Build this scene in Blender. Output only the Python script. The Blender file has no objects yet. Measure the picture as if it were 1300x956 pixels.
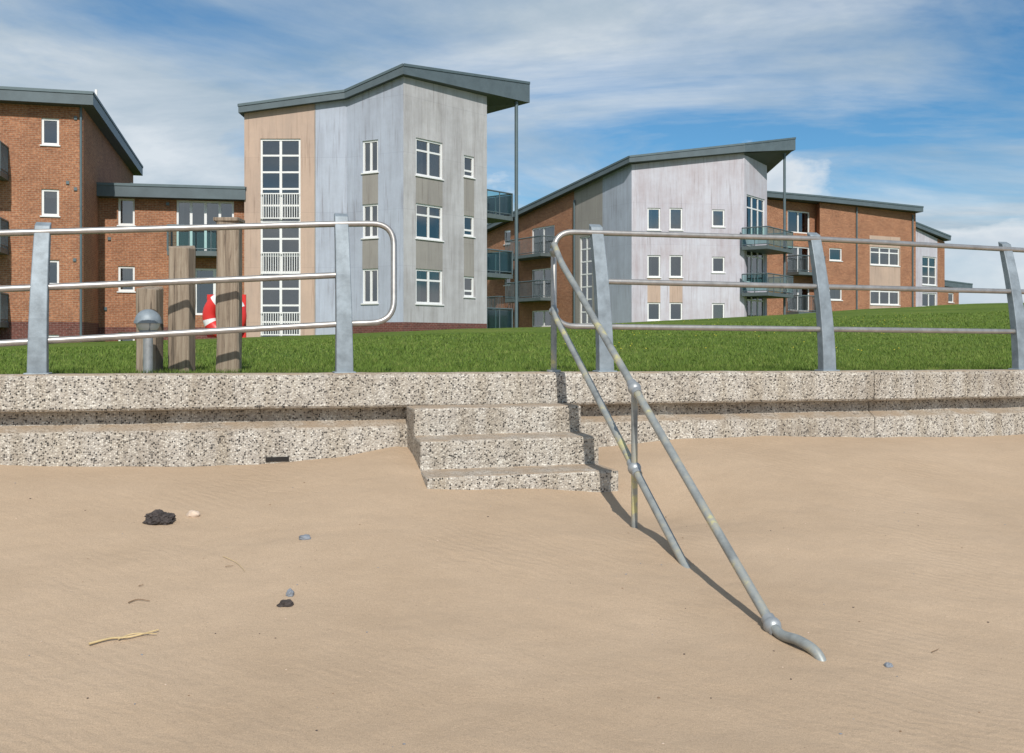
import bpy, math, random
from mathutils import Vector, Matrix, noise
import numpy as np
random.seed(4)
F=1264.0; EZ=1.6; CX=650.0; CY=433.0
scene=bpy.context.scene
# ------------------------------------------------------------ helpers
def zat(py,Y): return EZ+(CY-py)*Y/F
def at(px,py,Y): return Vector(((px-CX)*Y/F,Y,zat(py,Y)))
def empty(name):
    e=bpy.data.objects.new(name,None); scene.collection.objects.link(e); return e
def new_mat(name):
    m=bpy.data.materials.new(name); m.use_nodes=True
    nt=m.node_tree; b=nt.nodes['Principled BSDF']; return m,nt,b
def N(nt,t,**kw):
    n=nt.nodes.new(t)
    for k,v in kw.items():
        if k in ('ins',):
            for a,c in v.items(): n.inputs[a].default_value=c
        else: setattr(n,k,v)
    return n
def ramp(nt,stops,interp='LINEAR'):
    r=nt.nodes.new('ShaderNodeValToRGB'); r.color_ramp.interpolation=interp
    el=r.color_ramp.elements
    while len(el)<len(stops): el.new(0.5)
    for e,(p,c) in zip(el,stops):
        e.position=p; e.color=(c[0],c[1],c[2],1)
    return r
def mixc(nt,a,b,fac=None,mode='MIX',f=0.5):
    m=nt.nodes.new('ShaderNodeMix'); m.data_type='RGBA'; m.blend_type=mode
    m.inputs[0].default_value=f
    if fac is not None: nt.links.new(fac,m.inputs[0])
    for s,i in ((a,6),(b,7)):
        if isinstance(s,(tuple,list)): m.inputs[i].default_value=(s[0],s[1],s[2],1)
        else: nt.links.new(s,m.inputs[i])
    return m.outputs[2]
def simple(name,c,rough=0.6,metal=0.0,var=0.12,scale=8,bump=0.0,stretch=(1,1,1)):
    m,nt,b=new_mat(name)
    tc=N(nt,'ShaderNodeTexCoord'); mp=N(nt,'ShaderNodeMapping'); mp.inputs['Scale'].default_value=stretch
    nt.links.new(tc.outputs['Object'],mp.inputs[0])
    nz=N(nt,'ShaderNodeTexNoise',ins={'Scale':scale,'Detail':6.0,'Roughness':0.65}); nt.links.new(mp.outputs[0],nz.inputs['Vector'])
    r=ramp(nt,[(0.3,[x*(1-var) for x in c]),(0.7,[min(1,x*(1+var)) for x in c])])
    nt.links.new(nz.outputs[0],r.inputs[0]); nt.links.new(r.outputs[0],b.inputs['Base Color'])
    b.inputs['Roughness'].default_value=rough; b.inputs['Metallic'].default_value=metal
    if bump>0:
        bp=N(nt,'ShaderNodeBump',ins={'Strength':bump,'Distance':0.01}); nt.links.new(nz.outputs[0],bp.inputs['Height']); nt.links.new(bp.outputs[0],b.inputs['Normal'])
    return m
def brick(name,c1,c2,mort):
    m,nt,b=new_mat(name)
    tc=N(nt,'ShaderNodeTexCoord')
    bt=N(nt,'ShaderNodeTexBrick',ins={'Scale':1.0,'Mortar Size':0.009,'Brick Width':0.225,'Row Height':0.075,'Bias':-0.1,'Mortar Smooth':0.3})
    bt.inputs['Color1'].default_value=(*c1,1); bt.inputs['Color2'].default_value=(*c2,1); bt.inputs['Mortar'].default_value=(*mort,1)
    nt.links.new(tc.outputs['UV'],bt.inputs['Vector'])
    nz=N(nt,'ShaderNodeTexNoise',ins={'Scale':0.9,'Detail':8.0,'Roughness':0.7}); nt.links.new(tc.outputs['UV'],nz.inputs['Vector'])
    r=ramp(nt,[(0.3,(0.74,0.72,0.72)),(0.7,(1.12,1.12,1.12))]); nt.links.new(nz.outputs[0],r.inputs[0])
    n2=N(nt,'ShaderNodeTexNoise',ins={'Scale':11,'Detail':3.0}); nt.links.new(tc.outputs['UV'],n2.inputs['Vector'])
    r2=ramp(nt,[(0.35,(0.78,0.75,0.73)),(0.65,(1.2,1.2,1.2))]); nt.links.new(n2.outputs[0],r2.inputs[0])
    o=mixc(nt,bt.outputs[0],r.outputs[0],mode='MULTIPLY',f=1.0)
    o=mixc(nt,o,r2.outputs[0],mode='MULTIPLY',f=1.0)
    nt.links.new(o,b.inputs['Base Color']); b.inputs['Roughness'].default_value=0.9
    return m
def panel(name,c,stain=(0.30,0.29,0.28),jw=1.2,jh=2.4,amt=0.6):
    m,nt,b=new_mat(name)
    tc=N(nt,'ShaderNodeTexCoord')
    mp=N(nt,'ShaderNodeMapping'); mp.inputs['Scale'].default_value=(2.6,0.22,1); nt.links.new(tc.outputs['UV'],mp.inputs[0])
    nz=N(nt,'ShaderNodeTexNoise',ins={'Scale':1.0,'Detail':9.0,'Roughness':0.75}); nt.links.new(mp.outputs[0],nz.inputs['Vector'])
    n2=N(nt,'ShaderNodeTexNoise',ins={'Scale':0.55,'Detail':9.0,'Roughness':0.72}); nt.links.new(tc.outputs['UV'],n2.inputs['Vector'])
    r=ramp(nt,[(0.42,(0,0,0)),(0.62,(1,1,1))]); nt.links.new(nz.outputs[0],r.inputs[0])
    r2=ramp(nt,[(0.38,(0,0,0)),(0.64,(1,1,1))]); nt.links.new(n2.outputs[0],r2.inputs[0])
    fac=mixc(nt,r.outputs[0],r2.outputs[0],f=0.5)
    ml=N(nt,'ShaderNodeMath',operation='MULTIPLY'); nt.links.new(fac,ml.inputs[0]); ml.inputs[1].default_value=amt
    o=mixc(nt,c,stain,fac=ml.outputs[0])
    # thin run-off streaks
    mp2=N(nt,'ShaderNodeMapping'); mp2.inputs['Scale'].default_value=(9,0.35,1); nt.links.new(tc.outputs['UV'],mp2.inputs[0])
    n3=N(nt,'ShaderNodeTexNoise',ins={'Scale':1.0,'Detail':4.0,'Roughness':0.6}); nt.links.new(mp2.outputs[0],n3.inputs['Vector'])
    r3=ramp(nt,[(0.56,(1.03,1.03,1.03)),(0.70,(0.74,0.70,0.69))]); nt.links.new(n3.outputs[0],r3.inputs[0])
    o=mixc(nt,o,r3.outputs[0],mode='MULTIPLY',f=1.0)
    bt=N(nt,'ShaderNodeTexBrick',ins={'Scale':1.0,'Mortar Size':0.010,'Brick Width':jw,'Row Height':jh}); bt.offset=0.0
    bt.inputs['Color1'].default_value=(1,1,1,1); bt.inputs['Color2'].default_value=(0.94,0.94,0.95,1); bt.inputs['Mortar'].default_value=(0.84,0.84,0.86,1)
    nt.links.new(tc.outputs['UV'],bt.inputs['Vector'])
    o=mixc(nt,o,bt.outputs[0],mode='MULTIPLY',f=1.0)
    nt.links.new(o,b.inputs['Base Color']); b.inputs['Roughness'].default_value=0.75
    return m
# ------------------------------------------------------------ materials
M={}
M['brick']=brick('orange_brick',(0.395,0.170,0.085),(0.29,0.112,0.055),(0.36,0.26,0.18))
M['plinth']=brick('dark_red_brick',(0.16,0.05,0.038),(0.115,0.038,0.03),(0.2,0.14,0.12))
M['grey']=panel('weathered_grey_render',(0.51,0.505,0.515),(0.30,0.285,0.28),amt=0.85)
M['blue']=panel('blue_grey_render',(0.44,0.485,0.57),(0.30,0.32,0.37),amt=0.8)
M['lilac']=panel('pale_lilac_render',(0.56,0.56,0.62),(0.40,0.34,0.36),amt=0.85)
M['beige']=panel('beige_render',(0.52,0.38,0.295),(0.34,0.26,0.215),jw=2.0,amt=0.65)
M['taupe']=panel('taupe_panel',(0.33,0.31,0.28),(0.22,0.20,0.19),jw=0.8,jh=1.5)
M['roof']=simple('slate_grey_fascia',(0.10,0.13,0.145),0.45,0.0,0.15,1.5)
M['rooftop']=simple('roof_covering',(0.16,0.17,0.17),0.7,0.0,0.1,2)
M['soffit']=simple('dark_soffit',(0.07,0.085,0.09),0.7,0,0.1,2)
M['white']=simple('white_upvc',(0.78,0.78,0.77),0.4,0,0.04,3)
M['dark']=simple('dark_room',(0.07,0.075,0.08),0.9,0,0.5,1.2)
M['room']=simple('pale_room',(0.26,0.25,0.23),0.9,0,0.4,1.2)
M['void']=simple('drain_void',(0.02,0.018,0.016),0.95,0,0.2,5)
M['curtain']=simple('curtain_fabric',(0.6,0.58,0.54),0.9,0,0.15,6,stretch=(6,6,0.5))
M['steelblue']=simple('painted_steel',(0.11,0.15,0.165),0.5,0.2,0.1,3)
M['balc']=simple('balcony_slab_edge',(0.10,0.125,0.13),0.6,0,0.15,3)
def glassmat(name,tint,ior,rough):
    m,nt,b=new_mat(name)
    for n in list(nt.nodes):
        if n.type!='OUTPUT_MATERIAL': nt.nodes.remove(n)
    out=nt.nodes[0]; tr=N(nt,'ShaderNodeBsdfTransparent'); tr.inputs[0].default_value=(*tint,1)
    gl=N(nt,'ShaderNodeBsdfGlossy',ins={'Roughness':rough}); lw=N(nt,'ShaderNodeFresnel',ins={'IOR':ior})
    mx=N(nt,'ShaderNodeMixShader'); nt.links.new(lw.outputs[0],mx.inputs[0]); nt.links.new(tr.outputs[0],mx.inputs[1]); nt.links.new(gl.outputs[0],mx.inputs[2]); nt.links.new(mx.outputs[0],out.inputs[0])
    return m
M['glass']=glassmat('window_glass',(0.75,0.8,0.82),3.0,.03)
M['bglass']=glassmat('balcony_glass',(0.5,0.74,0.72),1.6,.05)
def aggregate(name,scale=80):
    m,nt,b=new_mat(name)
    tc=N(nt,'ShaderNodeTexCoord')
    v=N(nt,'ShaderNodeTexVoronoi',ins={'Scale':scale,'Randomness':1.0}); nt.links.new(tc.outputs['Object'],v.inputs['Vector'])
    sp=N(nt,'ShaderNodeSeparateColor'); nt.links.new(v.outputs['Color'],sp.inputs[0])
    r=ramp(nt,[(0.0,(0.05,0.048,0.046)),(0.13,(0.15,0.14,0.13)),(0.27,(0.36,0.335,0.305)),(0.55,(0.50,0.475,0.435)),(0.82,(0.68,0.66,0.61))],'CONSTANT'); nt.links.new(sp.outputs[0],r.inputs[0])
    rd=ramp(nt,[(0.0,(1,1,1)),(0.42,(1,1,1)),(0.66,(0,0,0))]); nt.links.new(v.outputs['Distance'],rd.inputs[0])
    o=mixc(nt,(0.46,0.43,0.385),r.outputs[0],fac=rd.outputs[0])
    nz=N(nt,'ShaderNodeTexNoise',ins={'Scale':1.3,'Detail':9.0,'Roughness':0.72}); nt.links.new(tc.outputs['Object'],nz.inputs['Vector'])
    rn=ramp(nt,[(0.3,(0.70,0.66,0.62)),(0.5,(0.97,0.95,0.92)),(0.7,(1.14,1.14,1.12))]); nt.links.new(nz.outputs[0],rn.inputs[0])
    o=mixc(nt,o,rn.outputs[0],mode='MULTIPLY',f=1.0)
    mp=N(nt,'ShaderNodeMapping'); mp.inputs['Scale'].default_value=(7,7,.7); nt.links.new(tc.outputs['Object'],mp.inputs[0])
    n5=N(nt,'ShaderNodeTexNoise',ins={'Scale':1.0,'Detail':6.0,'Roughness':0.6}); nt.links.new(mp.outputs[0],n5.inputs['Vector'])
    r5=ramp(nt,[(0.35,(0.82,0.78,0.72)),(0.6,(1.03,1.03,1.03))]); nt.links.new(n5.outputs[0],r5.inputs[0])
    o=mixc(nt,o,r5.outputs[0],mode='MULTIPLY',f=1.0)
    # wind-blown sand lying on upward faces
    ge=N(nt,'ShaderNodeNewGeometry'); sn=N(nt,'ShaderNodeSeparateXYZ'); nt.links.new(ge.outputs['True Normal'],sn.inputs[0])
    rz=ramp(nt,[(0.55,(0,0,0)),(0.9,(1,1,1))]); nt.links.new(sn.outputs[2],rz.inputs[0])
    n7=N(nt,'ShaderNodeTexNoise',ins={'Scale':6.0,'Detail':6.0}); nt.links.new(tc.outputs['Object'],n7.inputs['Vector'])
    r7=ramp(nt,[(0.35,(.25,.25,.25)),(0.6,(.85,.85,.85))]); nt.links.new(n7.outputs[0],r7.inputs[0])
    mu=N(nt,'ShaderNodeMath',operation='MULTIPLY'); nt.links.new(rz.outputs[0],mu.inputs[0]); nt.links.new(r7.outputs[0],mu.inputs[1])
    o=mixc(nt,o,(0.36,0.27,0.185),fac=mu.outputs[0])
    nt.links.new(o,b.inputs['Base Color']); b.inputs['Roughness'].default_value=0.9
    bp=N(nt,'ShaderNodeBump',ins={'Strength':0.7,'Distance':0.004}); nt.links.new(rd.outputs[0],bp.inputs['Height']); nt.links.new(bp.outputs[0],b.inputs['Normal'])
    return m
M['agg']=aggregate('exposed_aggregate_concrete')
M['galv']=simple('galvanised_steel',(0.36,0.38,0.39),0.45,0.5,0.2,14)
M['rail']=simple('stainless_rail',(0.40,0.385,0.365),0.42,0.7,0.2,12)
M['post']=simple('grey_cast_post',(0.22,0.26,0.29),0.55,0.2,0.28,9,0.3)
m,nt,b=new_mat('worn_galvanised_handrail')
tc=N(nt,'ShaderNodeTexCoord'); nz=N(nt,'ShaderNodeTexNoise',ins={'Scale':5.0,'Detail':8.0,'Roughness':0.7}); nt.links.new(tc.outputs['Object'],nz.inputs['Vector'])
r=ramp(nt,[(0.3,(0.17,0.18,0.18)),(0.5,(0.31,0.33,0.32)),(0.58,(0.38,0.37,0.31)),(0.64,(0.55,0.51,0.26))]); nt.links.new(nz.outputs[0],r.inputs[0]); nt.links.new(r.outputs[0],b.inputs['Base Color'])
b.inputs['Metallic'].default_value=0.3; b.inputs['Roughness'].default_value=0.5
bp=N(nt,'ShaderNodeBump',ins={'Strength':0.4,'Distance':0.003}); nt.links.new(nz.outputs[0],bp.inputs['Height']); nt.links.new(bp.outputs[0],b.inputs['Normal'])
M['hand']=m
m,nt,b=new_mat('weathered_timber')
tc=N(nt,'ShaderNodeTexCoord'); mp=N(nt,'ShaderNodeMapping'); mp.inputs['Scale'].default_value=(38,38,1.6); nt.links.new(tc.outputs['Object'],mp.inputs[0])
nz=N(nt,'ShaderNodeTexNoise',ins={'Scale':1.0,'Detail':8.0,'Roughness':0.7,'Distortion':0.5}); nt.links.new(mp.outputs[0],nz.inputs['Vector'])
r=ramp(nt,[(0.32,(0.045,0.035,0.027)),(0.45,(0.24,0.185,0.135)),(0.7,(0.40,0.335,0.255))]); nt.links.new(nz.outputs[0],r.inputs[0]); nt.links.new(r.outputs[0],b.inputs['Base Color'])
b.inputs['Roughness'].default_value=0.9
bp=N(nt,'ShaderNodeBump',ins={'Strength':0.9,'Distance':0.01}); nt.links.new(nz.outputs[0],bp.inputs['Height']); nt.links.new(bp.outputs[0],b.inputs['Normal'])
M['wood']=m
M['red']=simple('red_plastic',(0.66,0.035,0.03),0.4,0,0.08,6)
M['rock']=simple('dark_basalt',(0.055,0.045,0.042),0.9,0,0.7,40,1.0)
M['stone']=simple('slate_stone',(0.20,0.22,0.25),0.75,0,0.3,25,0.6)
M['pale']=simple('pale_stone',(0.58,0.46,0.36),0.8,0,0.25,25,0.5)
M['straw']=simple('dry_reed',(0.55,0.42,0.22),0.8,0,0.25,20)
M['twig']=simple('brown_twig',(0.22,0.14,0.08),0.85,0,0.3,20)
M['lens']=simple('lamp_diffuser',(0.6,0.62,0.6),0.25,0,0.05,5)
# sand
m,nt,b=new_mat('dry_sand')
tc=N(nt,'ShaderNodeTexCoord')
nz=N(nt,'ShaderNodeTexNoise',ins={'Scale':0.6,'Detail':10.0,'Roughness':0.66}); nt.links.new(tc.outputs['Object'],nz.inputs['Vector'])
r=ramp(nt,[(0.3,(0.385,0.280,0.186)),(0.7,(0.475,0.355,0.246))]); nt.links.new(nz.outputs[0],r.inputs[0])
n2=N(nt,'ShaderNodeTexNoise',ins={'Scale':230,'Detail':3.0,'Roughness':.7}); nt.links.new(tc.outputs['Object'],n2.inputs['Vector'])
r2=ramp(nt,[(0.3,(0.74,0.73,0.71)),(0.7,(1.22,1.22,1.22))]); nt.links.new(n2.outputs[0],r2.inputs[0])
o=mixc(nt,r.outputs[0],r2.outputs[0],mode='MULTIPLY',f=1.0)
v=N(nt,'ShaderNodeTexVoronoi',ins={'Scale':14.0}); nt.links.new(tc.outputs['Object'],v.inputs['Vector'])
rv=ramp(nt,[(0.0,(1,1,1)),(0.03,(1,1,1)),(0.045,(0,0,0))]); nt.links.new(v.outputs['Distance'],rv.inputs[0])
o=mixc(nt,o,(0.19,0.13,0.09),fac=rv.outputs[0])
nt.links.new(o,b.inputs['Base Color']); b.inputs['Roughness'].default_value=0.95
mp=N(nt,'ShaderNodeMapping'); mp.inputs['Rotation'].default_value=(0,0,math.radians(32)); nt.links.new(tc.outputs['Object'],mp.inputs[0])
wv=N(nt,'ShaderNodeTexWave',bands_direction='Y',ins={'Scale':4.9,'Distortion':9.0,'Detail':4.0,'Detail Scale':.9,'Detail Roughness':.62}); nt.links.new(mp.outputs[0],wv.inputs['Vector'])
n3=N(nt,'ShaderNodeTexNoise',ins={'Scale':7,'Detail':7.0,'Roughness':0.65}); nt.links.new(tc.outputs['Object'],n3.inputs['Vector'])
n4=N(nt,'ShaderNodeTexNoise',ins={'Scale':55,'Detail':6.0,'Roughness':0.75}); nt.links.new(tc.outputs['Object'],n4.inputs['Vector'])
n6=N(nt,'ShaderNodeTexNoise',ins={'Scale':.9,'Detail':3.0}); nt.links.new(tc.outputs['Object'],n6.inputs['Vector'])
r6=ramp(nt,[(0.46,(.05,.05,.05)),(0.66,(1,1,1))]); nt.links.new(n6.outputs[0],r6.inputs[0])
mm=N(nt,'ShaderNodeMath',operation='MULTIPLY'); nt.links.new(wv.outputs[1],mm.inputs[0]); nt.links.new(r6.outputs[0],mm.inputs[1])
b0=N(nt,'ShaderNodeBump',ins={'Strength':0.22,'Distance':0.008}); nt.links.new(mm.outputs[0],b0.inputs['Height'])
b1=N(nt,'ShaderNodeBump',ins={'Strength':0.42,'Distance':0.02}); nt.links.new(n3.outputs[0],b1.inputs['Height']); nt.links.new(b0.outputs[0],b1.inputs['Normal'])
b2=N(nt,'ShaderNodeBump',ins={'Strength':0.6,'Distance':0.007}); nt.links.new(n4.outputs[0],b2.inputs['Height']); nt.links.new(b1.outputs[0],b2.inputs['Normal']); nt.links.new(b2.outputs[0],b.inputs['Normal'])
M['sand']=m
# lawn
m,nt,b=new_mat('lawn')
tc=N(nt,'ShaderNodeTexCoord')
nz=N(nt,'ShaderNodeTexNoise',ins={'Scale':0.35,'Detail':9.0,'Roughness':0.7}); nt.links.new(tc.outputs['Object'],nz.inputs['Vector'])
r=ramp(nt,[(0.3,(0.075,0.125,0.020)),(0.5,(0.110,0.168,0.028)),(0.7,(0.165,0.205,0.045))]); nt.links.new(nz.outputs[0],r.inputs[0])
n2=N(nt,'ShaderNodeTexNoise',ins={'Scale':14,'Detail':6.0,'Roughness':0.75}); nt.links.new(tc.outputs['Object'],n2.inputs['Vector'])
r2=ramp(nt,[(0.35,(0.5,0.55,0.45)),(0.65,(1.35,1.3,1.2))]); nt.links.new(n2.outputs[0],r2.inputs[0])
o=mixc(nt,r.outputs[0],r2.outputs[0],mode='MULTIPLY',f=1.0); nt.links.new(o,b.inputs['Base Color']); b.inputs['Roughness'].default_value=0.95
b.inputs['Specular IOR Level'].default_value=.15
bp=N(nt,'ShaderNodeBump',ins={'Strength':0.8,'Distance':0.05}); nt.links.new(n2.outputs[0],bp.inputs['Height']); nt.links.new(bp.outputs[0],b.inputs['Normal'])
M['lawn']=m
m,nt,b=new_mat('grass_blade')
tc=N(nt,'ShaderNodeTexCoord'); nz=N(nt,'ShaderNodeTexNoise',ins={'Scale':5,'Detail':6.0,'Roughness':.7}); nt.links.new(tc.outputs['Object'],nz.inputs['Vector'])
r=ramp(nt,[(0.3,(0.07,0.125,0.02)),(0.52,(0.125,0.19,0.034)),(0.68,(0.24,0.26,0.08))]); nt.links.new(nz.outputs[0],r.inputs[0]); nt.links.new(r.outputs[0],b.inputs['Base Color']); b.inputs['Roughness'].default_value=0.8
b.inputs['Specular IOR Level'].default_value=.2
M['blade']=m
M['yellow']=simple('dandelion_yellow',(0.55,0.48,0.05),0.8,0,0.05,5)

# ------------------------------------------------------------ mesh accumulator
class Acc:
    def __init__(s): s.v=[]; s.f=[]; s.m=[]; s.mats=[]; s.sm=[]
    def mi(s,k):
        if k not in s.mats: s.mats.append(k)
        return s.mats.index(k)
    def poly(s,pts,mat,smooth=False):
        b=len(s.v); s.v+= [tuple(p) for p in pts]; s.f.append(tuple(range(b,b+len(pts)))); s.m.append(s.mi(mat)); s.sm.append(smooth)
    def mesh(s,vs,fs,mat,smooth=True):
        b=len(s.v); s.v+=[tuple(p) for p in vs]; k=s.mi(mat)
        for f in fs: s.f.append(tuple(i+b for i in f)); s.m.append(k); s.sm.append(smooth)
    def box(s,T,u0,u1,n0,n1,z0,z1,mat):
        c=[T(u,n,z) for z in (z0,z1) for (u,n) in ((u0,n0),(u1,n0),(u1,n1),(u0,n1))]
        s.mesh(c,[(0,1,2,3),(7,6,5,4),(0,4,5,1),(1,5,6,2),(2,6,7,3),(3,7,4,0)],mat,False)
    def tube(s,pts,r,mat,n=12,cap=True,r2=None):
        pts=[Vector(p) for p in pts]; vs=[];fs=[]
        t=(pts[1]-pts[0]).normalized(); up=Vector((0,0,1)) if abs(t.z)<.9 else Vector((1,0,0))
        nn=t.cross(up).normalized()
        for i,p in enumerate(pts):
            if i==0: tt=(pts[1]-p)
            elif i==len(pts)-1: tt=p-pts[i-1]
            else: tt=(pts[i+1]-pts[i-1])
            tt.normalize(); nn=(nn-tt*nn.dot(tt)).normalized(); bb=tt.cross(nn)
            rr=r if r2 is None else r+(r2-r)*i/(len(pts)-1)
            for k in range(n):
                a=2*math.pi*k/n; vs.append(p+nn*math.cos(a)*rr+bb*math.sin(a)*rr)
        for i in range(len(pts)-1):
            for k in range(n):
                k2=(k+1)%n; fs.append((i*n+k,i*n+k2,(i+1)*n+k2,(i+1)*n+k))
        s.mesh(vs,fs,mat,True)
        if cap:
            s.poly([vs[k] for k in range(n)][::-1],mat); s.poly([vs[(len(pts)-1)*n+k] for k in range(n)],mat)
    def sphere(s,c,r,mat,nu=20,nv=12,sc=(1,1,1),zmin=-1,zmax=1):
        vs=[];fs=[]
        for j in range(nv+1):
            a=math.asin(max(-1,min(1,zmin)))+(math.asin(max(-1,min(1,zmax)))-math.asin(max(-1,min(1,zmin))))*j/nv
            for i in range(nu):
                t=2*math.pi*i/nu
                vs.append((c[0]+r*sc[0]*math.cos(a)*math.cos(t),c[1]+r*sc[1]*math.cos(a)*math.sin(t),c[2]+r*sc[2]*math.sin(a)))
        for j in range(nv):
            for i in range(nu):
                i2=(i+1)%nu; fs.append((j*nu+i,j*nu+i2,(j+1)*nu+i2,(j+1)*nu+i))
        s.mesh(vs,fs,mat,True)
    def build(s,name,parent=None,bevel=0):
        me=bpy.data.meshes.new(name); me.from_pydata(s.v,[],s.f)
        for k in s.mats: me.materials.append(M[k])
        me.polygons.foreach_set('material_index',s.m); me.polygons.foreach_set('use_smooth',s.sm)
        uv=me.uv_layers.new(name='UVMap')
        for p in me.polygons:
            n=p.normal
            if abs(n.z)>.8:
                for l in p.loop_indices:
                    c=me.vertices[me.loops[l].vertex_index].co; uv.data[l].uv=(c.x,c.y)
            else:
                tx,ty=-n.y,n.x; L=math.hypot(tx,ty) or 1; tx/=L; ty/=L
                for l in p.loop_indices:
                    c=me.vertices[me.loops[l].vertex_index].co; uv.data[l].uv=(c.x*tx+c.y*ty,c.z)
        me.update(); o=bpy.data.objects.new(name,me); scene.collection.objects.link(o)
        if parent: o.parent=parent
        if bevel:
            bm=o.modifiers.new('b','BEVEL'); bm.width=bevel; bm.segments=2; bm.limit_method='ANGLE'
        return o
def smooth_path(pts,k=8):
    pts=[Vector(p) for p in pts]; out=[]
    for i in range(len(pts)-1):
        p0=pts[max(i-1,0)];p1=pts[i];p2=pts[i+1];p3=pts[min(i+2,len(pts)-1)]
        for j in range(k):
            t=j/k; out.append(0.5*((2*p1)+(-p0+p2)*t+(2*p0-5*p1+4*p2-p3)*t*t+(-p0+3*p1-3*p2+p3)*t**3))
    out.append(pts[-1]); return out
def fillet(pts,r,k=8):
    pts=[Vector(p) for p in pts]; out=[pts[0]]
    for i in range(1,len(pts)-1):
        a=(pts[i-1]-pts[i]); b_=(pts[i+1]-pts[i]); rr=min(r,a.length*.49,b_.length*.49)
        A=pts[i]+a.normalized()*rr; B=pts[i]+b_.normalized()*rr
        for j in range(k+1):
            t=j/k; out.append(A*(1-t)**2+pts[i]*2*t*(1-t)+B*t*t)
    out.append(pts[-1]); return out

# ------------------------------------------------------------ layout functions
XB=3.05
def wl(X):
    if X<=XB: return 7.5+.29*X
    return 7.5+.29*XB+.40*(X-XB) if X<30 else 7.5+.29*XB+.40*(30-XB)+.1*(X-30)
def wallpt(px,off):
    a=(px-CX)/F; Y=7.5
    for _ in range(60): Y=.5*Y+.5*(wl(a*Y)+off)
    return a*Y,Y
def interp(x,t):
    if x<=t[0][0]: return t[0][1]
    for (a,b),(c,d) in zip(t,t[1:]):
        if x<=c: return b+(d-b)*(x-a)/(c-a)
    return t[-1][1]
def wtop(X): return 1.362-.005*max(-10,min(10,X))
# ------------------------------------------------------------ sand
def sandz(X,Y):
    d=wl(X)-Y
    z=interp(d,[(-.5,.83),(0,.80),(.6,.71),(1.2,.585),(1.6,.50),(2.4,.385),(3.7,.235),(5.5,.12),(8,.03),(14,-.1),(60,-1.2),(400,-3)])
    w=math.exp(-max(d,0)/1.2)
    z+=w*interp(X,[(-6,.03),(-3.4,.0),(-1.8,-.055),(-1.2,-.02),(-.85,.05),(-.4,.03),(.6,.0),(1.5,.03),(3,.0),(5,-.06)])
    z-=.09*math.exp(-(((X-.9)/.45)**2+((Y-6.45)/.4)**2))
    if abs(X)<14 and -8<Y<16:
        z+=.032*noise.noise(Vector((X*.55,Y*.7,1.3)))+.013*noise.noise(Vector((X*1.7,Y*2.1,4.1)))
        z+=.005*noise.noise(Vector((X*5,Y*6,5.)))+.003*noise.noise(Vector((X*14,Y*14,7.)))
    return z
def axis(lo,hi,step,far,grow=1.25):
    a=list(np.arange(lo,hi+1e-6,step)); s=step; x=a[-1]
    while x<far[1]: s*=grow; x+=s; a.append(x)
    s=step; x=a[0]
    while x>far[0]: s*=grow; x-=s; a.insert(0,x)
    return a
def gridobj(name,xs,ds,fn,mat):
    vs=[fn(x,d) for d in ds for x in xs]; nx=len(xs)
    fs=[(j*nx+i,j*nx+i+1,(j+1)*nx+i+1,(j+1)*nx+i) for j in range(len(ds)-1) for i in range(nx-1)]
    me=bpy.data.meshes.new(name); me.from_pydata(vs,[],fs); me.materials.append(M[mat])
    me.polygons.foreach_set('use_smooth',[True]*len(fs)); me.update()
    if me.polygons[0].normal.z<0: me.flip_normals()
    o=bpy.data.objects.new(name,me); scene.collection.objects.link(o); return o
xs=axis(-4.2,5.2,.03,(-500,500)); ds=axis(-.14,4.6,.03,(-.12,500))
def sfn(x,d):
    Y=wl(x)-d; return (x,Y,sandz(x,Y))
gridobj('sand_beach',xs,ds,sfn,'sand')
# ------------------------------------------------------------ lawn terrain
HT=[(-60,.0),(-20.6,.08),(-12,.3),(-6.3,.5),(-1.6,.72),(1.3,.80),(9.2,1.28),(15.8,1.72),(20.6,2.0),(40,2.6),(90,3)]
def lawnz(X,Y):
    g=Y-wl(X)-.42; t=max(0,min(1,g/29.)); s=t*t*(3-2*t)*.55+t*.45
    z=1.33-.005*max(-10,min(10,X))+s*interp(X*40/max(Y,20) if Y<40 else X,HT)
    if g>.3: z+=.05*noise.noise(Vector((X*.25,Y*.25,0)))*min(1,g/5)
    return z
gx=axis(-14,22,.6,(-1500,1500)); gd=axis(0,45,.6,(-.1,1800))
gd=[0,.02]+[d for d in gd if d>.1]
gridobj('grass_lawn',gx,gd,lambda x,d:(x,wl(x)+.43+d,lawnz(x,wl(x)+.43+d)),'lawn')
rng=np.random.default_rng(3)
V=[];Fc=[]
for i in range(90000):
    g=.0+18*rng.random()**2.0; x=(rng.random()-.5)*1.3*(8+g)+.3
    y=wl(x)+.44+g
    if y<5.5: continue
    z=lawnz(x,y); h=(.018+.03*rng.random())*(1.25 if g<.3 else 1); an=rng.random()*6.283; w=.004+.003*g/4; lx,ly=(rng.random(2)-.5)*.06
    b0=len(V); c,s_=math.cos(an)*w,math.sin(an)*w
    V+=[(x-c,y-s_,z-.005),(x+c,y+s_,z-.005),(x+lx,y+ly,z+h)]; Fc.append((b0,b0+1,b0+2))
me=bpy.data.meshes.new('grass_blades'); me.from_pydata(V,[],Fc); me.materials.append(M['blade']); o=bpy.data.objects.new('grass_blades',me); scene.collection.objects.link(o)
a=Acc()
for i in range(110):
    y=14+rng.random()*18; x=(rng.random()*.35+.05)*y
    if y<wl(x)+1: continue
    z=lawnz(x,y)+.03
    a.sphere((x,y,z),.014,'yellow',6,3,sc=(1,1,.5))
a.build('dandelion_flowers')
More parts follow.
